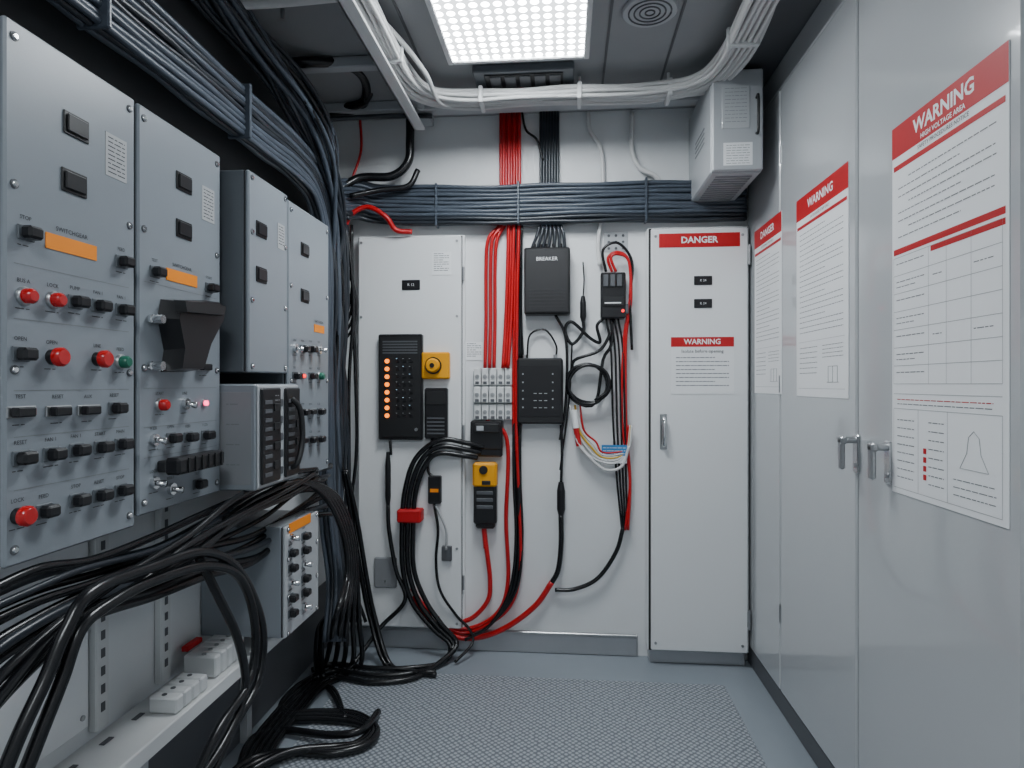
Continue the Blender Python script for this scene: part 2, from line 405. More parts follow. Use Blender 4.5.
# ------------------------------------------------------------------ back wall cabinets
def R(x0,y0,x1,y1,n,fr=BACK): return rect(fr,x0,y0,x1,y1,n)
L=MB('electrical_cabinet',BACK)
u0,u1,v0,v1=R(357,235,464,629,.05)
L.box(u0,u1,v0,v1,.0005,.035,'door_enamel',.003)
L.box(u0+.006,u1-.012,v0+.008,v1-.008,.037,.052,'door_enamel',.004)
L.box(u0+.003,u1-.009,v0+.005,v1-.005,.035,.037,'seam_dark')
for f in(.12,.5,.9):
    vv=v0+(v1-v0)*f; L.rod((u1-.004,vv-.03,.042),(u1-.004,vv+.03,.042),.005,'steel')
a=R(402,280,420,290,.053); L.box(*a,.052,.056,'black_plastic',.001); L.text('R 12',(a[0]+a[1])/2,(a[2]+a[3])/2,.0565,.016,'paper')
a=R(375,557,397,587,.055); L.box(*a,.052,.068,'vent_grey',.004); L.rod(((a[0]+a[1])/2,a[2]+.03,.068),((a[0]+a[1])/2,a[2]+.03,.070),.005,'steel')
for q in(u0+.02,u1-.03):
    for z_ in(v0+.03,v0+.35,v1-.35,v1-.03): L.rod((q,z_,.052),(q,z_,.055),.0055,'steel')
L.done()
a=R(432,252,451,275,.0525); notice('printed_label',BACK,*a,.0525,'tag')
C=MB('electrical_cabinet',BACK)
u0,u1,v0,v1=R(648,226,750,654,.09); u1=min(u1,XR-.024)
C.box(u0,u1,v0,v1,.0005,.075,'door_enamel',.004)
C.box(u0+.004,u1-.004,v0+.004,v1-.004,.075,.078,'seam_dark')
C.box(u0+.012,u1-.008,v0+.010,v1-.008,.078,.094,'door_enamel',.004)
for f in(.085,.93):
    vv=v0+(v1-v0)*f; C.box(u1-.012,u1-.002,vv-.035,vv+.035,.082,.098,'steel',.003); C.rod((u1-.005,vv-.04,.098),(u1-.005,vv+.04,.098),.005,'steel')
a=R(659,233,740,247,.095); C.box(*a,.094,.0955,'red_print'); C.text('DANGER',(a[0]+a[1])/2,(a[2]+a[3])/2,.0962,.036,'paper',bold=.001)
for yy in(281,304):
    a=R(694,yy-5,712,yy+4,.095); C.box(*a,.094,.098,'black_plastic',.001); C.text('K 24',(a[0]+a[1])/2,(a[2]+a[3])/2,.0985,.013,'paper')
for q in(u0+.03,u1-.03):
    for z_ in(v0+.04,v1-.04): C.rod((q,z_,.094),(q,z_,.097),.0055,'steel')
hu,hv=uv(BACK,664,432,.11)
C.box(hu-.014,hu+.014,hv-.072,hv+.072,.094,.098,'steel',.003)
C.tube([BACK.P(hu,hv+.055,.097),BACK.P(hu,hv+.05,.115),BACK.P(hu,hv+.02,.122),BACK.P(hu,hv-.02,.122),BACK.P(hu,hv-.05,.115),BACK.P(hu,hv-.055,.097)],.0085,'chrome',12)
C.box(hu-.008,hu+.008,hv-.055,hv+.03,.098,.104,'black_matt',.002)
C.done()
cabu=(u0,u1,v0)
a=R(671,337,734,394,.0965); notice('warning_notice',BACK,*a,.0942,'small','WARNING')
p=MB('cabinet_plinth',BACK); p.box(cabu[0]+.01,cabu[1]-.01,.001,cabu[2]-.002,.0005,.06,'aluminium',.003); p.done()
H=MB('junction_box',BACK)
n1=.42; u0=uv(BACK,712,120,n1)[0]; u1=uv(BACK,764,120,n1)[0]; u1=min(u1,XR-.03); v0=uv(BACK,735,171,n1)[1]; v1=ZC-.05
H.box(u0,u1,v0,v1,.0005,n1-.02,'panel_light',.006)
H.box(u0+.004,u1-.004,v0+.004,v1-.004,n1-.02,n1-.016,'seam_dark'); H.box(u0+.001,u1-.002,v0+.002,v1-.002,n1-.016,n1,'panel_light',.005)
for i in range(13): H.box(u0+.025,u1-.025,v0-.003,v0+.001,.03+.027*i,.042+.027*i,'vent_grey')
for i in range(4):
    H.box(u0-.002,u0+.001,v0+.20-.018*i,v0+.204-.018*i,.14,.30,'vent_grey')
cu_=(u0+u1)/2
H.box(cu_-.05,cu_+.05,v0+.02,v0+.10,n1,n1+.001,'paper')
for i in range(8): inkline(H,cu_-.04,cu_+.04,v0+.09-.009*i,n1+.0015)
H.box(cu_-.055,cu_+.04,v0+.15,v0+.30,n1,n1+.002,'side_enamel',.001)
for i in range(10): inkline(H,cu_-.045,cu_+.03,v0+.29-.013*i,n1+.0025)
H.tube([BACK.P(u1-.025,v0+.13,n1),BACK.P(u1-.025,v0+.135,n1+.02),BACK.P(u1-.025,v0+.25,n1+.02),BACK.P(u1-.025,v0+.255,n1)],.005,'black_matt')
for f in(.2,.8): H.rod((u0+.006,v0+(v1-v0)*f,n1-.03),(u0+.006,v0+(v1-v0)*f+.04,n1-.03),.006,'steel')
H.done()
c=MB('conduit_pipe')
c.tube([BACK.P(*uv(BACK,632,112,.02),.02),BACK.P(*uv(BACK,632,150,.02),.02),BACK.P(*uv(BACK,640,168,.03),.03),BACK.P(*uv(BACK,655,176,.03),.03),BACK.P(*uv(BACK,665,190,.02),.02)],.010,'cable_white',12)
c.tube([BACK.P(*uv(BACK,588,112,.02),.02),BACK.P(*uv(BACK,590,130,.02),.02),BACK.P(*uv(BACK,601,150,.02),.02),BACK.P(*uv(BACK,603,190,.015),.015),BACK.P(*uv(BACK,600,225,.02),.02),BACK.P(*uv(BACK,598,245,.02),.02),BACK.P(*uv(BACK,600,265,.025),.025)],.009,'cable_white',12)
c.done()

bp=lambda px,py,n=.03: hit(BACK,px,py,n)
# ------------------------------------------------------------------ devices on back wall
a=R(378,334,422,440,.085); d=MB('indicator_console',BACK); nb=.0525
d.box(*a,nb,.082,'black_plastic',.005); d.box(a[0]+.008,a[1]-.008,a[2]+.012,a[3]-.012,.082,.085,'black_matt',.002)
for r in range(8):
    vv=a[3]-.115-r*.033
    d.rod((a[0]+.040,vv,.085),(a[0]+.040,vv,.091),.0095,'led_orange',12)
    for c_ in range(3): d.box(a[0]+.08+.028*c_,a[0]+.095+.028*c_,vv-.006,vv+.006,.085,.088,'black_plastic',.002)
    for c_ in range(3): d.quad(a[0]+.078+.028*c_,a[0]+.083+.028*c_,vv+.010,vv+.0118,.0855,'line_grey' if (r*3+c_)%4 else 'led_blue')
for i in range(5): d.box(a[0]+.02,a[1]-.02,a[3]-.035-.012*i,a[3]-.029-.012*i,.085,.0865,'kick_grey')
d.rod((a[1]-.025,a[2]+.045,.085),(a[1]-.025,a[2]+.045,.089),.007,'steel',12)
d.done()
a=R(421,352,449,379,.09); d=MB('emergency_switch',BACK); d.box(*a,nb,.085,'yellow_plastic',.006)
cu_,cv_=(a[0]+a[1])/2-.008,(a[2]+a[3])/2
d.rod((cu_,cv_,.085),(cu_,cv_,.092),.036,'black_plastic',24); d.rod((cu_,cv_,.092),(cu_,cv_,.112),.030,'yellow_plastic',24,ch=.006); d.rod((cu_,cv_,.112),(cu_,cv_,.116),.010,'black_plastic',16)
d.done()
a=R(424,388,447,439,.09); d=MB('relay_box',BACK); d.box(*a,nb,.085,'black_plastic',.006); d.box(a[0]+.01,a[1]-.01,a[3]-.07,a[3]-.015,.085,.088,'black_matt',.003)
for i in range(5): d.box(a[0]+.012,a[1]-.012,a[2]+.02+.016*i,a[2]+.026+.016*i,.085,.087,'kick_grey')
d.done()
a=R(524,247,570,314,.075); d=MB('power_supply_box',BACK); d.box(*a,.0005,.075,'black_matt',.006); d.box(a[0]+.008,a[1]-.008,a[2]+.008,a[3]-.008,.075,.078,'black_plastic',.002)
d.text('BREAKER',(a[0]+a[1])/2,a[3]-.05,.0785,.022,'paper')
for i in range(6): d.box(a[0]+.02,a[1]-.02,a[2]+.03+.014*i,a[2]+.035+.014*i,.078,.0795,'seam_dark')
for i in range(5): d.rod(BACK.P(a[0]+.04+.028*i,a[3]-.002,.04),BACK.P(a[0]+.04+.028*i,a[3]+.02,.04),.008,'black_plastic',10,world=True)
d.done()
a=R(517,358,563,424,.06); d=MB('network_switch_box',BACK); d.box(*a,.0005,.06,'black_matt',.008); d.box(a[0]+.01,a[1]-.01,a[2]+.03,a[3]-.03,.06,.062,'black_plastic',.003)
for s_ in(0,1):
    for i in range(5): d.quad(a[0]+.022+s_*.125,a[0]+.028+s_*.125,a[3]-.07-.035*i,a[3]-.064-.035*i,.0625,'line_grey')
for r in range(3):
    for q in range(3): d.quad(a[0]+.07+.022*q,a[0]+.083+.022*q,a[3]-.15-.03*r,a[3]-.147-.03*r,.0625,'line_grey')
for s_ in(0,1): d.rod(BACK.P(a[0]+.03+s_*.13,a[3]-.004,.03),BACK.P(a[0]+.03+s_*.13,a[3]+.015,.03),.008,'steel',10,world=True)
d.done()
a=R(473,368,512,420,.06); d=MB('terminal_block',BACK); d.box(a[0]-.005,a[1]+.005,a[2],a[3]-.01,.0005,.02,'panel_light',.003)
W_=a[1]-a[0];H_=a[3]-a[2]
for i in range(5):
    x=a[0]+W_*i/5
    for (f0,f1,nn) in((.0,.30,.05),(.33,.64,.06),(.67,1,.05)):
        d.box(x+.002,x+W_/5-.002,a[2]+H_*f0,a[2]+H_*f1,.02,nn,'rail_white',.003)
        d.rod((x+W_/10,a[2]+H_*(f0+f1)/2,nn),(x+W_/10,a[2]+H_*(f0+f1)/2,nn+.003),.009,'steel',12)
        d.box(x+W_/10-.008,x+W_/10+.008,a[2]+H_*f0+.004,a[2]+H_*f0+.016,nn,nn+.002,'kick_grey')
d.done()
a=R(470,421,502,450,.06); d=MB('plug_housing',BACK); d.box(*a,.0005,.055,'black_plastic',.006); d.box(a[0]+.02,a[1]-.01,a[3]-.05,a[3]-.01,.055,.075,'black_matt',.004)
d.box(a[0]+.03,a[0]+.06,a[3]-.04,a[3]-.02,.075,.077,'panel_light',.001); d.box(a[0]+.03,a[1],a[2]-.03,a[2]+.01,.02,.05,'black_plastic',.006); d.done()
a=R(472,463,497,530,.07); d=MB('handheld_tester',BACK); cv_=a[3]-.105
d.box(a[0],a[1]-.002,cv_,a[3],.012,.065,'yellow_plastic',.01)
d.box(a[0]+.004,a[1]-.004,a[2]+.02,cv_+.01,.012,.06,'black_plastic',.008); d.box(a[0]+.012,a[1]-.012,a[2],a[2]+.03,.012,.052,'black_plastic',.008)
cu_=(a[0]+a[1])/2; d.rod((cu_-.005,a[3]-.03,.065),(cu_-.005,a[3]-.03,.073),.018,'black_matt',20,ch=.003); d.box(cu_-.012,cu_+.025,cv_+.012,cv_+.03,.065,.069,'black_matt',.002)
for i in range(3): d.box(a[0]+.018,a[1]-.018,cv_-.03-.03*i,cv_-.015-.03*i,.06,.063,'kick_grey',.003)
d.box(cu_-.02,cu_+.02,cv_-.05,a[3]-.04,.0005,.014,'steel'); d.done()
a=R(601,272,626,318,.07); d=MB('relay_unit',BACK); d.box(*a,.0005,.065,'black_plastic',.005)
for i in range(3): d.box(a[0]+.01+.028*i,a[0]+.03+.028*i,a[3]-.06,a[3]-.01,.065,.075,'kick_grey',.002)
d.box(a[0]+.008,a[1]-.008,a[2]+.05,a[2]+.09,.065,.072,'black_matt',.002); d.quad(a[0]+.015,a[1]-.02,a[2]+.06,a[2]+.065,.0725,'paper')
d.box(a[1]-.004,a[1]+.012,a[2]+.02,a[2]+.06,.02,.06,'kick_grey',.003); d.rod((a[1]-.012,a[2]+.03,.065),(a[1]-.012,a[2]+.03,.07),.006,'led_red',10)
d.done()
a=R(604,232,628,252,.003); d=MB('mounting_plate',BACK); d.box(*a,.0005,.004,'panel_light',.001)
for i in range(3):
    for j in range(3): d.rod((a[0]+.02+.03*i,a[2]+.015+.027*j,.004),(a[0]+.02+.03*i,a[2]+.015+.027*j,.006),.006,'kick_grey',10)
d.done()
a=R(601,444,626,462,.004); d=MB('blue_cable_tag',BACK); d.box(a[0],a[1],a[2]+.03,a[3],.045,.047,'blue_tag'); d.box(a[0],a[1],a[2],a[2]+.03,.045,.047,'paper')
for i in range(3): inkline(d,a[0]+.006,a[1]-.006,a[3]-.012-.012*i,.0475,.002,'paper')
d.done()
a=R(465,342,483,360,.003); notice('printed_label',BACK,*a,.001,'tag')
d=MB('cable_connectors')
def plug(px,py0,py1,r,n=.03,mat='black_plastic'):
    d.rod(bp(px,py0,n),bp(px,py0+(py1-py0)*.25,n),r*.6,mat,12,r1=r,world=True)
    d.rod(bp(px,py0+(py1-py0)*.25,n),bp(px,py0+(py1-py0)*.8,n),r,mat,12,world=True)
    d.rod(bp(px,py0+(py1-py0)*.8,n),bp(px,py1,n),r,mat,12,r1=r*.55,world=True)
plug(388,452,508,.012,.075); plug(561,482,516,.018); plug(583,296,322,.013); plug(519,478,520,.010)
a=R(428,476,441,504,.08)
d.fr=BACK; d.box(*a,.055,.085,'black_plastic',.005); d.quad(a[0]+.01,a[1]-.01,a[2]+.05,a[2]+.065,.0855,'orange_label')
a=R(441,547,451,562,.08); d.box(*a,.053,.07,'kick_grey',.003)
a=R(398,509,422,522,.1); d.box(*a,.06,.125,'red_print',.006)
d.rod(bp(484,528),bp(486,548),.011,'cable_red',12,world=True)
d.done()

# ------------------------------------------------------------------ cables on back wall
g=MB('slate_cable_bundle')   # horizontal trunk
zt=uv(BACK,560,203,.04)[1]
path=[(-.93,D-.16,zt+.0),(-.88,D-.09,zt+.02),(-.80,D-.055,zt+.01),(-.6,D-.05,zt),(-.3,D-.045,zt-.005),(0,D-.045,zt-.005),(.3,D-.045,zt-.005),(.55,D-.045,zt-.01),(XR-.03,D-.045,zt-.012)]
offs=[(-.076+.0170*i,b) for i in range(10) for b in(-.010,.008)]
g.bundle(path,offs,.0092,['cable_slate','cable_slate','cable_slate','cable_slate','cable_charcoal'],V3((0,0,1)),.0025)
for x in(-.55,-.2,.33): g.box(x-.005,x+.005,D-.072,D-.018,zt-.092,zt+.09,'cable_slate',.003)
g.done()
g=MB('red_cable_bundle')
for i in range(8):
    x=501+2.6*i; n=.02+.012*(i%2)
    if i<3:
        e=486+4.5*i; g.tube([bp(x,112,n),bp(x,180,n),bp(x,216,n),bp(x-2,226,n),bp(e+2,240,n+.01),bp(e,270,n),bp(e,320,n),bp(e-1,368,n+.02)],.0075,'cable_red')
    elif i<6:
        g.tube([bp(x,112,n),bp(x,200,n),bp(x-1,260,n),bp(x-3,320,n),bp(x-6,368,n+.02)],.0075,'cable_red')
    else:
        g.tube([bp(x,112,n),bp(x,200,n),bp(x-2,300,n),bp(x-3,420,n),bp(x,500,n),bp(x+1,570,n),bp(x-12,610,n),bp(470,632,n),bp(445,628,n+.01)],.0075,'cable_red')
g.tube([bp(486,420),bp(507,440),bp(506,520),bp(508,580),bp(498,612),bp(470,628),bp(440,622,.04),bp(420,600,.05)],.0085,'cable_red')
g.tube([bp(486,545),bp(490,580),bp(487,602),bp(468,620),bp(445,618,.04),bp(424,606,.05),bp(412,588,.06)],.010,'cable_red')
g.tube([bp(552,582),bp(535,606),bp(505,628),bp(475,638),bp(450,634,.04),bp(425,614,.05),bp(414,596,.06)],.012,'cable_red')
g.tube([bp(345,272,.12),bp(344,238,.12),bp(350,216,.12),bp(368,207,.11),bp(386,217,.10),bp(396,230,.08),bp(412,232,.06)],.011,'cable_red')
g.tube([bp(360,118,.03),bp(361,150,.03),bp(352,180,.05)],.006,'cable_red')
for i in range(2):
    g.tube([bp(612+4*i,272,.05),bp(608+3*i,258,.06),bp(618,252+2*i,.06),bp(629,262,.06),bp(630+i,300,.05),bp(624+2*i,340,.035),bp(622+4*i,420,.03),bp(630,480,.03),bp(625+3*i,530,.03)],.006,'cable_red')
g.done()
g=MB('black_device_cables')
for i in range(7):
    x=541+2.8*i; g.tube([bp(x,112,.02),bp(x,180,.02),bp(x,215,.02),bp(538+4.2*i,232,.04),bp(532+5.5*i,248,.04)],.007,'cable_charcoal')
g.tube([bp(522,112,.03),bp(526,130,.03),bp(537,140,.03),bp(543,160,.03)],.005,'black_rubber')
for i in range(3):
    x=514+3*i; g.tube([bp(517+2*i,424,.03),bp(x,300+130,.03),bp(x,480,.03),bp(x+2,540,.03),bp(x-4,590,.04),bp(490,625,.05),bp(465,640,.06)],.007,'black_rubber')
for i in range(3): g.tube([bp(516+3*i,222,.03),bp(517+2*i,300,.02),bp(519+2*i,360,.02)],.005,'black_rubber')
g.tube([bp(561,425,.03),bp(562,450,.03),bp(561,484,.03)],.006,'black_rubber')
g.tube([bp(561,515,.03),bp(561,545,.03),bp(558,570,.03),bp(551,584,.03)],.011,'black_rubber')
g.tube([bp(555,314,.03),bp(566,340,.03),bp(566,400,.03),bp(560,440,.03)],.006,'black_rubber')
g.tube([bp(527,358,.03),bp(530,335,.03),bp(545,330,.03),bp(556,345,.03),bp(556,358,.03)],.004,'black_rubber')
g.tube([bp(583,320,.03),bp(583,332,.03),bp(572,344,.03),bp(565,330,.03),bp(572,322,.03),bp(590,338,.03),bp(600,342,.03),bp(597,326,.04),bp(604,318,.04)],.007,'black_rubber')
g.tube([bp(583,298,.03),bp(584,280,.03),bp(583,262,.02)],.003,'black_rubber')
cy=[]
for i in range(3*14+1):
    a_=i/14*6.2832; r=21+1.5*math.sin(i*.7)-.02*i; cy.append(bp(588+r*math.cos(a_+1.2),384+r*.95*math.sin(a_+1.2),.03+.012*(i/14)))
g.tube([bp(612,318,.04),bp(611,345,.04),bp(603,360,.035)]+cy[::2],.007,'black_rubber',k=4)
g.tube([bp(572,372,.03),bp(575,360,.04),bp(600,350,.05),bp(612,330,.05)],.007,'black_rubber')
for i in range(4):
    g.tube([bp(606+4*i,318,.04),bp(611+4*i,350,.035),bp(613+4*i,420,.035),bp(617+3*i,480,.03),bp(621+2*i,520,.03),bp(622,530,.03)],.0045,'black_rubber')
g.tube([bp(606,272,.04),bp(603,250,.05),bp(618,243,.05),bp(632,262,.05),bp(630,300,.05),bp(632,350,.035)],.006,'black_rubber')
g.tube([bp(623,528,.03),bp(616,552,.03),bp(598,578,.03),bp(575,589,.03),bp(555,590,.03)],.009,'black_rubber')
g.tube([bp(572,345,.03),bp(569,400,.03),bp(560,470,.03)],.004,'black_rubber')
g.done()
g=MB('signal_wires')
for i,m_ in enumerate(['cable_white','cable_white','cable_yellow','cable_white','cable_red']):
    o=i*2.5; g.tube([bp(570+o,405,.03),bp(574+o,430,.035),bp(586+o,452-o,.04),bp(602,462-o,.045),bp(618,462-o,.045),bp(629-o*.3,448,.04),bp(632-o*.3,425,.035)],.0042,m_)
g.tube([bp(574,410,.03),bp(577,440,.05),bp(590,458,.05),bp(606,470,.05),bp(622,466,.05),bp(629,446,.045)],.006,'cable_white')
g.rod(bp(574,410,.045),bp(576,428,.045),.014,'paper',10,world=True); g.rod(bp(576,428,.045),bp(579,446,.045),.012,'red_print',10,world=True)
g.done()
g=MB('door_power_cables')
fl=lambda px,py,z=.016: hit(Frame((0,0,0),(1,0,0),(0,1,0),(0,0,1)),px,py,z)
for i in range(3):
    o=i*5.5
    g.tube([bp(484-o*.6,447+o,.05),bp(466,443+o*1.2,.07),bp(440,440+o*1.2,.09),bp(416+o,458+o*.4,.09),bp(405+o,490,.09),bp(402+o,530,.09),bp(403+o,570,.09),bp(412+o*1.3,602,.09),bp(432+o*.9,628-o*.3,.10),bp(450+o*.6,645,.11),fl(444-o,662+o*.5),fl(410,668+o),fl(370,668+o*1.3),fl(335,664+o*1.2),fl(312,670+o*1.6)],.0108,'black_rubber')
g.tube([bp(388,505,.075),bp(389,530,.08),bp(396,570,.09),bp(405,600,.1),bp(380,628,.12),fl(350,668),fl(330,680)],.009,'black_rubber')
g.tube([bp(432,439,.07),bp(428,470,.075),bp(436,478,.075)],.006,'black_rubber')
g.tube([bp(434,504,.075),bp(438,530,.075),bp(436,560,.075),bp(440,590,.08),bp(456,615,.06),bp(470,630,.06),bp(472,644,.08),fl(455,662)],.006,'black_rubber')
g.tube([bp(436,506,.075),bp(446,530,.075),bp(446,550,.075)],.005,'line_grey')
g.tube([bp(390,440,.075),bp(391,455,.075)],.006,'black_rubber')
g.done()

# ------------------------------------------------------------------ left wall cabinets
LX=lambda n: XL+n
WORDS=['PUMP','FAN 1','AUX','START','STOP','MAIN','LINE','FEED','BUS A','TEST','RESET','LOCK','V 220','OPEN']
def knob(mb,u,v,n,k):
    if k=='b':
        mb.box(u-.016,u+.016,v-.012,v+.012,n,n+.003,'panel_side',.002); mb.box(u-.014,u+.014,v-.0100,v+.0100,n+.003,n+.022,'black_plastic',.004)
    elif k in'rg':
        mb.rod((u,v,n),(u,v,n+.006),.015,'steel',20,ch=.002); mb.rod((u,v,n+.006),(u,v,n+.020),.0120,'red_button' if k=='r' else 'green_button',20,ch=.004)
    elif k=='R':
        mb.rod((u,v,n),(u,v,n+.012),.013,'black_plastic',20,ch=.002); mb.rod((u,v,n+.012),(u,v,n+.024),.016,'red_button',20,ch=.004)
    elif k=='s':
        mb.box(u-.026,u+.026,v-.009,v+.009,n,n+.004,'steel',.001); mb.box(u-.022,u+.012,v-.0075,v+.0075,n+.004,n+.018,'black_plastic',.002); mb.box(u+.013,u+.020,v-.006,v+.006,n+.004,n+.010,'red_button',.001)
    elif k=='t':
        mb.rod((u,v,n),(u,v,n+.008),.013,'chrome',8); mb.rod((u,v,n+.008),(u+.006,v-.003,n+.026),.0055,'chrome',12,r1=.008,ch=.002)
    elif k=='w':
        mb.box(u-.028,u+.028,v-.020,v+.020,n,n+.003,'black_matt',.002); mb.box(u-.023,u+.023,v-.015,v+.015,n+.003,n+.007,'black_plastic',.002)
    elif k in'LPO':
        mb.rod((u,v,n),(u,v,n+.004),.009,'steel',14); mb.rod((u,v,n+.004),(u,v,n+.009),.006,{'L':'led_red','P':'led_pink','O':'led_orange'}[k],12)
    if k in 'brRgst':
        mb.text(random.choice(WORDS),u,v+.024,n+.0006,.009,'ink')
        inkline(mb,u-.015,u+random.uniform(.004,.015),v-.020,n+.0006,.0014,'ink')
def cab(name,u0,u1,v0,v1,n0,n1,items,side='panel_side',face='panel_grey',extra=None):
    c=MB(name,LEFT); c.box(u0,u1,v0,v1,n0,n1-.014,side,.003); c.box(u0+.002,u1-.002,v0+.002,v1-.002,n1-.014,n1-.011,'seam_dark')
    c.box(u0,u1,v0,v1,n1-.011,n1,face,.0035)
    for a in(u0+.016,u1-.016):
        for f in(.03,.36,.70,.97): 
            vv=v0+(v1-v0)*f; c.rod((a,vv,n1),(a,vv,n1+.0015),.0075,'kick_grey',14); c.rod((a,vv,n1+.0015),(a,vv,n1+.0045),.0055,'chrome',12,ch=.0015)
    for px,py,k in items:
        u,v_=uv(LEFT,px,py,n1+.008); u=min(max(u,u0+.018),u1-.016); knob(c,u,v_,n1,k)
    if extra: extra(c,n1)
    return c.done()
NF=.20  # face offset of first two cabinets
def orange(c,n,px,py,w_=.085,h=.024,txt='CAUTION'):
    u,v_=uv(LEFT,px,py,n); c.box(u-w_/2,u+w_/2,v_-h/2,v_+h/2,n,n+.0015,'orange_label'); c.text('SWITCHGEAR',u,v_+h*.9,n+.0006,.011,'ink')
def lab(c,n,px,py,w_,h):
    u,v_=uv(LEFT,px,py,n); c.box(u-w_/2,u+w_/2,v_-h/2,v_+h/2,n,n+.001,'line_grey')
    for i in range(int(h/.008)-1): inkline(c,u-w_*.4,u+w_*.4,v_+h/2-.008*(i+1),n+.0015,.002,'ink')
def lines(c,n,rows,u0,u1):
    for (px,py) in rows:
        u,v_=uv(LEFT,px,py,n); c.quad(u0+.015,u1-.015,v_-.0005,v_+.0005,n+.0005,'ink_grey')
def ex1(c,n):
    orange(c,n,72,247,.110,.026); lab(c,n,116,158,.055,.08)
    lines(c,n,[(70,275),(70,325),(70,390),(70,432),(70,480)],.872,1.155)
U1a,U1b=.872,1.158
cab('control_panel_cabinet',U1a,U1b,.868,1.713,.002,NF,
 [(80,127,'w'),(78,183,'w'),(30,233,'b'),(125,262,'b'),(28,296,'r'),(57,300,'r'),(79,302,'b'),(102,306,'b'),(125,310,'b'),
  (25,354,'b'),(56,357,'R'),(101,359,'R'),(124,362,'g'),(25,412,'s'),(62,411,'s'),(92,410,'s'),(118,408,'b'),
  (25,458,'b'),(55,454,'b'),(80,450,'b'),(104,447,'b'),(124,444,'b'),(22,516,'R'),(48,511,'b'),(80,500,'b'),(103,495,'b'),(124,490,'b')],extra=ex1)
def ex2(c,n):
    orange(c,n,182,278,.11,.026); lab(c,n,208,205,.05,.08)
    pl=[uv(LEFT,px,py,n+.03) for px,py in((174,299),(214,300),(222,307),(219,320),(206,345),(198,372),(174,372),(177,350),(171,318))]
    c.prism(pl,n,n+.045,'black_plastic',.92)
    pl=[uv(LEFT,px,py,n+.05) for px,py in((176,300),(222,306),(220,316),(178,312))]
    c.prism(pl,n+.045,n+.065,'black_matt',.9)
    a=uv(LEFT,170,466,n+.03); b_=uv(LEFT,222,466,n+.03)
    c.box(a[0],b_[0]-.02,a[1]-.020,a[1]+.016,n+.015,n+.050,'black_plastic',.006); c.box(a[0],a[0]+.03,a[1]-.014,a[1]+.01,n,n+.02,'black_matt',.003); c.box(b_[0]-.06,b_[0]-.03,a[1]-.014,a[1]+.01,n,n+.02,'black_matt',.003)
    for i in range(6): c.box(a[0]+.03+.025*i,a[0]+.036+.025*i,a[1]-.018,a[1]+.014,n+.050,n+.053,'black_matt')
    for px,py in((160,320),(160,366)):
        u,v_=uv(LEFT,px,py,n+.01); c.box(u-.028,u+.028,v_-.009,v_+.009,n,n+.012,'chrome',.003); c.rod((u-.018,v_,n+.01),(u-.018,v_,n+.03),.009,'chrome')
    lines(c,n,[(180,290),(180,388),(180,424),(180,452)],U1b+.01,1.46)
cab('control_panel_cabinet',U1b+.01,1.462,.885,1.712,.002,NF,
 [(187,183,'w'),(187,230,'w'),(158,272,'b'),(212,288,'b'),(163,405,'r'),(207,403,'P'),(188,404,'t'),(206,367,'s'),(157,440,'t'),(174,438,'b'),(191,437,'b'),(208,435,'b'),(157,483,'t'),(174,489,'t'),(200,484,'b')],extra=ex2)
N3=XL*-1-.794
def ex3(c,n): lab(c,n,281,237,.04,.07)
cab('distribution_box',1.495,1.712,1.18,1.69,.002,N3,[(264,230,'w'),(264,275,'w')],extra=ex3)
def ex4(c,n): orange(c,n,319,329,.08,.024)
it=[(307,250,'w'),(307,296,'w')]
for y_,ks in((349,'tbbt'),(376,'bLbg'),(412,'bbsb'),(440,'bsbb')):
    for i,k in enumerate(ks): it.append((297+8*i,y_-(i-1.5)*(y_-384)*.012,k))
cab('control_panel_cabinet',1.718,2.02,.868,1.68,.002,N3,it,extra=ex4)

# lower drive modules
dm=MB('drive_module_rack',LEFT); n1=N3+.03
dm.box(1.47,1.712,.885,1.15,.002,n1,'panel_grey',.004)
dm.box(1.475,1.707,.89,1.146,n1,n1+.004,'panel_light',.002)
for (a,b_) in((1.483,1.585),(1.615,1.703)):
    dm.box(a,b_,.897,1.14,n1+.004,n1+.012,'black_plastic',.004)
    for i in range(9): dm.box(a+.012,a+.05,.915+.023*i,.925+.023*i,n1+.012,n1+.0135,'kick_grey',.0005)
    for i in range(4): dm.box(a+.06,b_-.008,.93+.05*i,.95+.05*i,n1+.012,n1+.015,'black_matt',.001)
for i in range(3): inkline(dm,1.55,1.575,1.12-.012*i,n1+.0125,.002,'line_grey')
dm.tube([LEFT.P(1.645,.92,n1+.012),LEFT.P(1.645,.935,n1+.03),LEFT.P(1.665,1.0,n1+.035),LEFT.P(1.66,1.08,n1+.03),LEFT.P(1.645,1.11,n1+.012)],.008,'black_matt')
for i in range(5): dm.box(1.592,1.607,.91+.045*i,.93+.045*i,n1+.004,n1+.007,'kick_grey',.001)
dm.fr=Frame((0,1.47,0),(1,0,0),(0,0,1),(0,-1,0))
for i in range(4): inkline(dm,LX(n1)-.075,LX(n1)-.04,1.10-.05*i,.0015,.0025)
dm.box(LX(n1)-.10,LX(n1)-.01,.90,1.13,0.0,.001,'vent_grey',.0004)
dm.done()
it=[]
for r in range(6):
    for q in range(2): it.append((293+13*q,538+15*r-q*(2+r*.9),'b' if (r+q)%3 else 't'))
def ex5(c,n): orange(c,n,300,523,.15,.028)
cab('switch_cabinet',1.70,1.935,.425,.742,.002,N3,it,side='panel_grey',face='panel_light',extra=ex5)

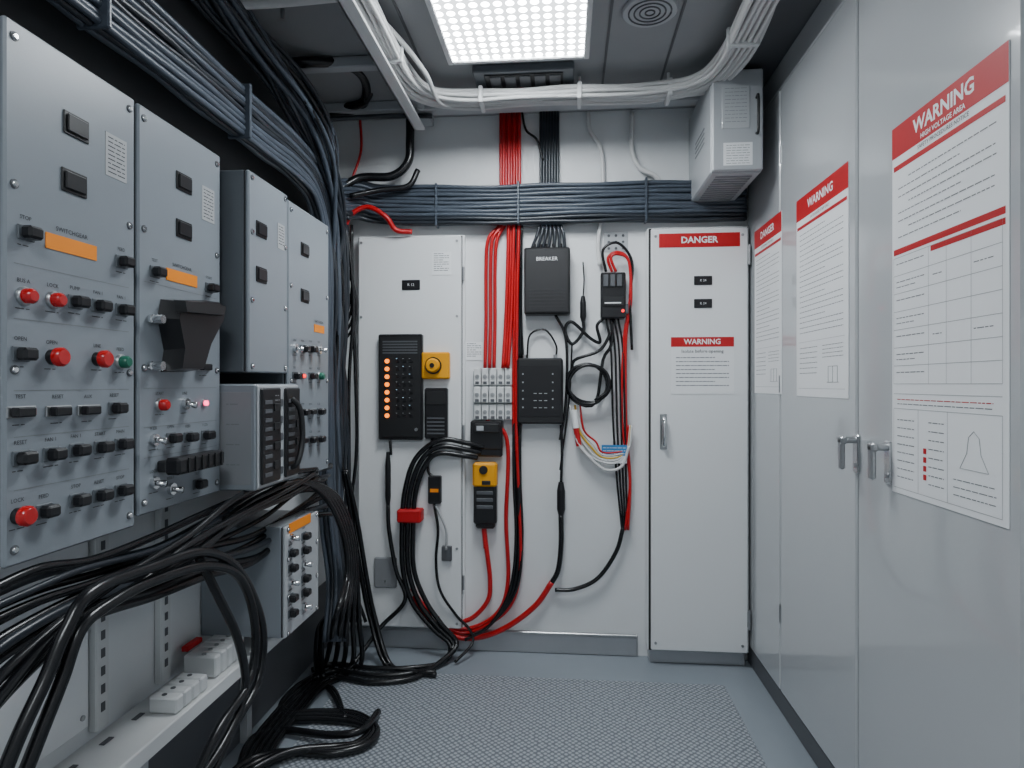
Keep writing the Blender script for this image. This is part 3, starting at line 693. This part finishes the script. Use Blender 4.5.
# rails and struts under cabinets
r=MB('perforated_strut',LEFT)
for u in(1.30,1.52):
    r.box(u-.02,u+.02,.38,.86,.0005,.02,'rail_white',.003)
    for i in range(11): r.box(u-.006,u+.006,.42+.04*i,.44+.04*i,.02,.021,'kick_grey')
r.done()
r=MB('access_panel',LEFT); r.box(.55,1.27,.40,.86,.0005,.012,'door_enamel',.004)
for u in(.9,1.25):
    for v_ in(.43,.83): r.rod((u,v_,.012),(u,v_,.015),.006,'steel')
r.done()
r=MB('support_rail',LEFT)
r.box(.55,1.99,.36,.372,.011,.15,'rail_white',.003); r.box(.55,1.99,.335,.374,.14,.152,'rail_white',.003)
for i in range(12): r.box(.75+.1*i,.78+.1*i,.374,.3755,.05,.062,'kick_grey')
for u in(.9,1.4,1.9): r.prism([(u,.001),(u+.03,.001),(u+.03,.36),(u,.36)],.011,.035,'panel_light')
r.done()
r=MB('terminal_blocks',LEFT)
for i in range(4): r.box(1.38+.033*i,1.41+.033*i,.374,.412,.07,.14,'rail_white',.004); r.rod((1.395+.033*i,.412,.10),(1.395+.033*i,.4135,.10),.006,'kick_grey',10)
for i in range(5): r.box(1.56+.03*i,1.587+.03*i,.374,.43,.04,.13,'rail_white',.004); r.rod((1.573+.03*i,.43,.09),(1.573+.03*i,.433,.09),.006,'steel')
r.box(1.58,1.65,.43,.445,.02,.04,'red_print',.003); r.done()
r=MB('yellow_valve_box',LEFT); r.box(1.20,1.30,.001,.16,.04,.12,'yellow_plastic',.01); r.box(1.22,1.28,.16,.2,.05,.10,'black_plastic',.006); r.done()

# ------------------------------------------------------------------ left wall cable looms
lx=lambda px,py,X: hit(Frame((X,0,0),(0,1,0),(0,0,1),(1,0,0)),px,py,0)
g=MB('slate_cable_loom')
z0=1.93
path=[(-.93,.35,z0),(-.93,.8,z0),(-.93,1.3,z0),(-.93,1.8,z0),(-.93,2.05,z0),(-.93,2.22,z0-.03),(-.93,2.33,z0-.13),(-.93,2.37,z0-.28),(-.93,2.375,1.4),(-.925,2.375,1.1),(-.92,2.37,.85),(-.90,2.34,.62),(-.86,2.30,.40),(-.84,2.22,.2)]
offs=[(-.065+.0160*i,b) for i in range(9) for b in(-.02,-.004,.012)]
g.bundle(path,offs,.0084,['cable_slate','cable_slate','cable_charcoal'],V3((0,0,1)),.0025)
for y in(1.15,1.7): g.box(-.965,-.895,y-.005,y+.005,z0-.078,z0+.078,'cable_slate',.003)
g.done()
g=MB('curved_cable_loom')
path=[(-1.0,1.30,2.29),(-.98,1.5,2.25),(-.95,1.75,2.20),(-.92,1.98,2.13),(-.91,2.17,2.04),(-.91,2.33,1.92),(-.92,2.42,1.78),(-.93,2.44,1.6),(-.93,2.45,1.2),(-.93,2.45,.8)]
offs=[(-.04+.018*i,b) for i in range(5) for b in(-.03,-.012,.006,.024)]
g.bundle(path,offs,.0088,['cable_slate','cable_charcoal','cable_charcoal'],V3((0,0,1)),.008)
for k_ in range(14):
    o=k_*.010; y0=.05*(k_%5)
    g.tube([V3((-1.0+o*.4,1.55+y0,2.29)),V3((-.96+o*.6,1.78+y0,2.26-o)),V3((-.89+o*.3,2.02+y0*.6,2.20-o*1.2)),V3((-.86,2.20+y0*.3,2.10-o*1.1)),V3((-.89,2.33,1.96-o)),V3((-.92,2.39,1.78-o)),V3((-.93,2.40,1.5))],.0085,['cable_charcoal','cable_slate','black_rubber'][k_%3])
g.done()
g=MB('black_hoses')
h=lambda px,py,Y: hit(Frame((0,Y,0),(1,0,0),(0,0,1),(0,-1,0)),px,py,0)
g.tube([h(245,75,2.1),h(262,48,2.1),h(290,38,2.1),h(330,38,2.1),h(362,46,2.2),h(374,70,2.35),h(365,100,2.45),h(345,108,2.5)],.018,'black_rubber',12)
g.tube([h(255,92,2.1),h(275,68,2.1),h(310,62,2.1),h(350,66,2.2),h(366,84,2.35),h(360,108,2.5),h(330,112,2.5)],.018,'black_rubber',12)
g.tube([h(338,190,2.5),h(360,178,2.55),h(392,176,2.57),h(408,162,2.58),h(410,140,2.58),h(410,112,2.58)],.018,'black_rubber',12)
g.tube([h(350,196,2.5),h(380,190,2.55),h(408,186,2.57),h(418,170,2.58)],.012,'black_rubber',12)
g.tube([h(320,120,2.4),h(350,118,2.45),h(390,116,2.5),h(432,116,2.5)],.010,'cable_charcoal',12)
g.done()
g=MB('yellow_wire'); g.tube([h(168,20,1.7),h(167,80,1.7),h(169,130,1.75)],.004,'cable_yellow'); g.done()

g=MB('black_cable_loom')
J=lambda s_: random.uniform(-s_,s_)
def fam(base,X,n,spr,r,mats=('black_rubber',)):
    for i in range(n):
        oy=(i-(n-1)/2)*spr; dx=J(.02)
        pts=[]
        for (px,py) in base: pts.append(lx(px+J(5),py+oy*(1-.3*(px/330))+J(5),X+dx))
        g.tube(pts,r*(.8+.4*random.random()),random.choice(mats))
fam([(-160,690),(-60,632),(30,588),(90,574),(150,555),(210,528),(260,500),(300,482),(330,478)],-.87,6,7,.0078,['black_rubber','cable_charcoal'])
fam([(-160,760),(-60,695),(20,640),(90,603),(150,582),(210,562),(260,545),(300,512),(330,500)],-.84,5,8,.0085,['black_rubber','cable_charcoal'])
fam([(-80,800),(-10,705),(40,650),(90,610),(140,578),(190,545),(240,510),(290,485),(320,475)],-.80,3,11,.009)
def run(pts,r,mat='black_rubber'):
    g.tube([V3(p) for p in pts],r,mat,10)
X2=-.76
for i in range(2):
    o=i*14
    run([lx(-30+o*1.5,860,X2),lx(15+o*1.5,745,X2),lx(45+o*1.2,680,X2),lx(66+o,630,X2),lx(92+o,592+o,X2),lx(150,568+o,X2),lx(205,552+o,X2),lx(240,572+o*.4,X2),lx(262-o*.5,625,X2),lx(258-o*.6,680,X2),lx(232-o,730,X2),lx(205-o,790,X2)],.0105)
run([lx(198,555,-.8),lx(215,590,-.78),lx(238,640,-.76),lx(245,690,-.76),lx(225,740,-.76),lx(185,800,-.76)],.010)
for i in range(5):
    o=i*6
    run([lx(225+o,520-o*.3,-.82),lx(262+o*.7,496-o*.3,-.80),lx(300+o*.3,482,-.79),lx(326+o*.5,498,-.79),lx(343+o*.4,535,-.79),lx(347+o*.4,575,-.79),lx(335+o,620,-.79),fl(324+o*1.5,666),fl(300+o,686),fl(280+o,708,.018),fl(254+o,740,.018),fl(226+o,790,.018)],.010)
for i in range(4):
    o=i*5
    run([bp(336+o*.4,470,.25),bp(334+o,520,.25),bp(338+o,570,.25),bp(330+o,610,.3),bp(318+o,632,.40),fl(318+o,676,.02),fl(335,692+o,.02),fl(345,720,.02)] if i<2 else
        [bp(340+o*.4,470,.25),bp(342+o,520,.2),bp(352+o,580,.16),bp(360+o,618,.14),fl(375+o,664,.018),fl(400+o,672,.018),fl(436,666+o*.6,.018)],.010)
g.done()
g=MB('coiled_floor_cables')
for i in range(3):
    o=i*6
    g.tube([fl(312,678+o*.7),fl(296,688+o),fl(282,704+o*.7),fl(290,713+o*.5),fl(320,712+o*.6,.018),fl(355,714+o*.7,.018),fl(376-o*.6,728+o*.3,.02),fl(368-o,744,.02),fl(335,753-o*.5,.02),fl(290,752,.02+.006*i),fl(250,760+o,.02),fl(215,790+o,.02)],.0125,'black_rubber',10)
g.tube([fl(238,800),fl(242,760),fl(254,738),fl(280,730),fl(330,735,.035),fl(362,730,.045),fl(378,712,.02)],.012,'black_rubber',10)
g.done()
g=MB('corner_cable_drop')
for i in range(9):
    x=330+2.6*i; n=.28-.02*i
    g.tube([bp(x+J(2),225,n),bp(x+4+J(3),300,n),bp(x+J(5),380,n),bp(x+3+J(4),450,n),bp(x+J(4),520,n),bp(x+5+J(5),580,n),bp(x+12+J(8),622,n+.02)],.0075,random.choice(['black_rubber','cable_charcoal']))
for i in range(4):
    g.tube([bp(343,262,.12),bp(352+i,280+4*i,.12),bp(348+2*i,310+5*i,.12),bp(338,330+6*i,.14)],.006,'black_rubber')
g.done()

# ------------------------------------------------------------------ camera and world
cam=bpy.data.cameras.new('camera'); cam.sensor_width=36; cam.lens=36*FPX/1024; cam.clip_start=.02
co=bpy.data.objects.new('camera',cam); co.location=EYE; co.rotation_euler=(math.pi/2,0,YAW)
bpy.context.scene.collection.objects.link(co); bpy.context.scene.camera=co
wd_=bpy.data.worlds.new('world'); bpy.context.scene.world=wd_; wd_.use_nodes=True
wd_.node_tree.nodes['Background'].inputs[0].default_value=(.6,.65,.7,1); wd_.node_tree.nodes['Background'].inputs[1].default_value=.3
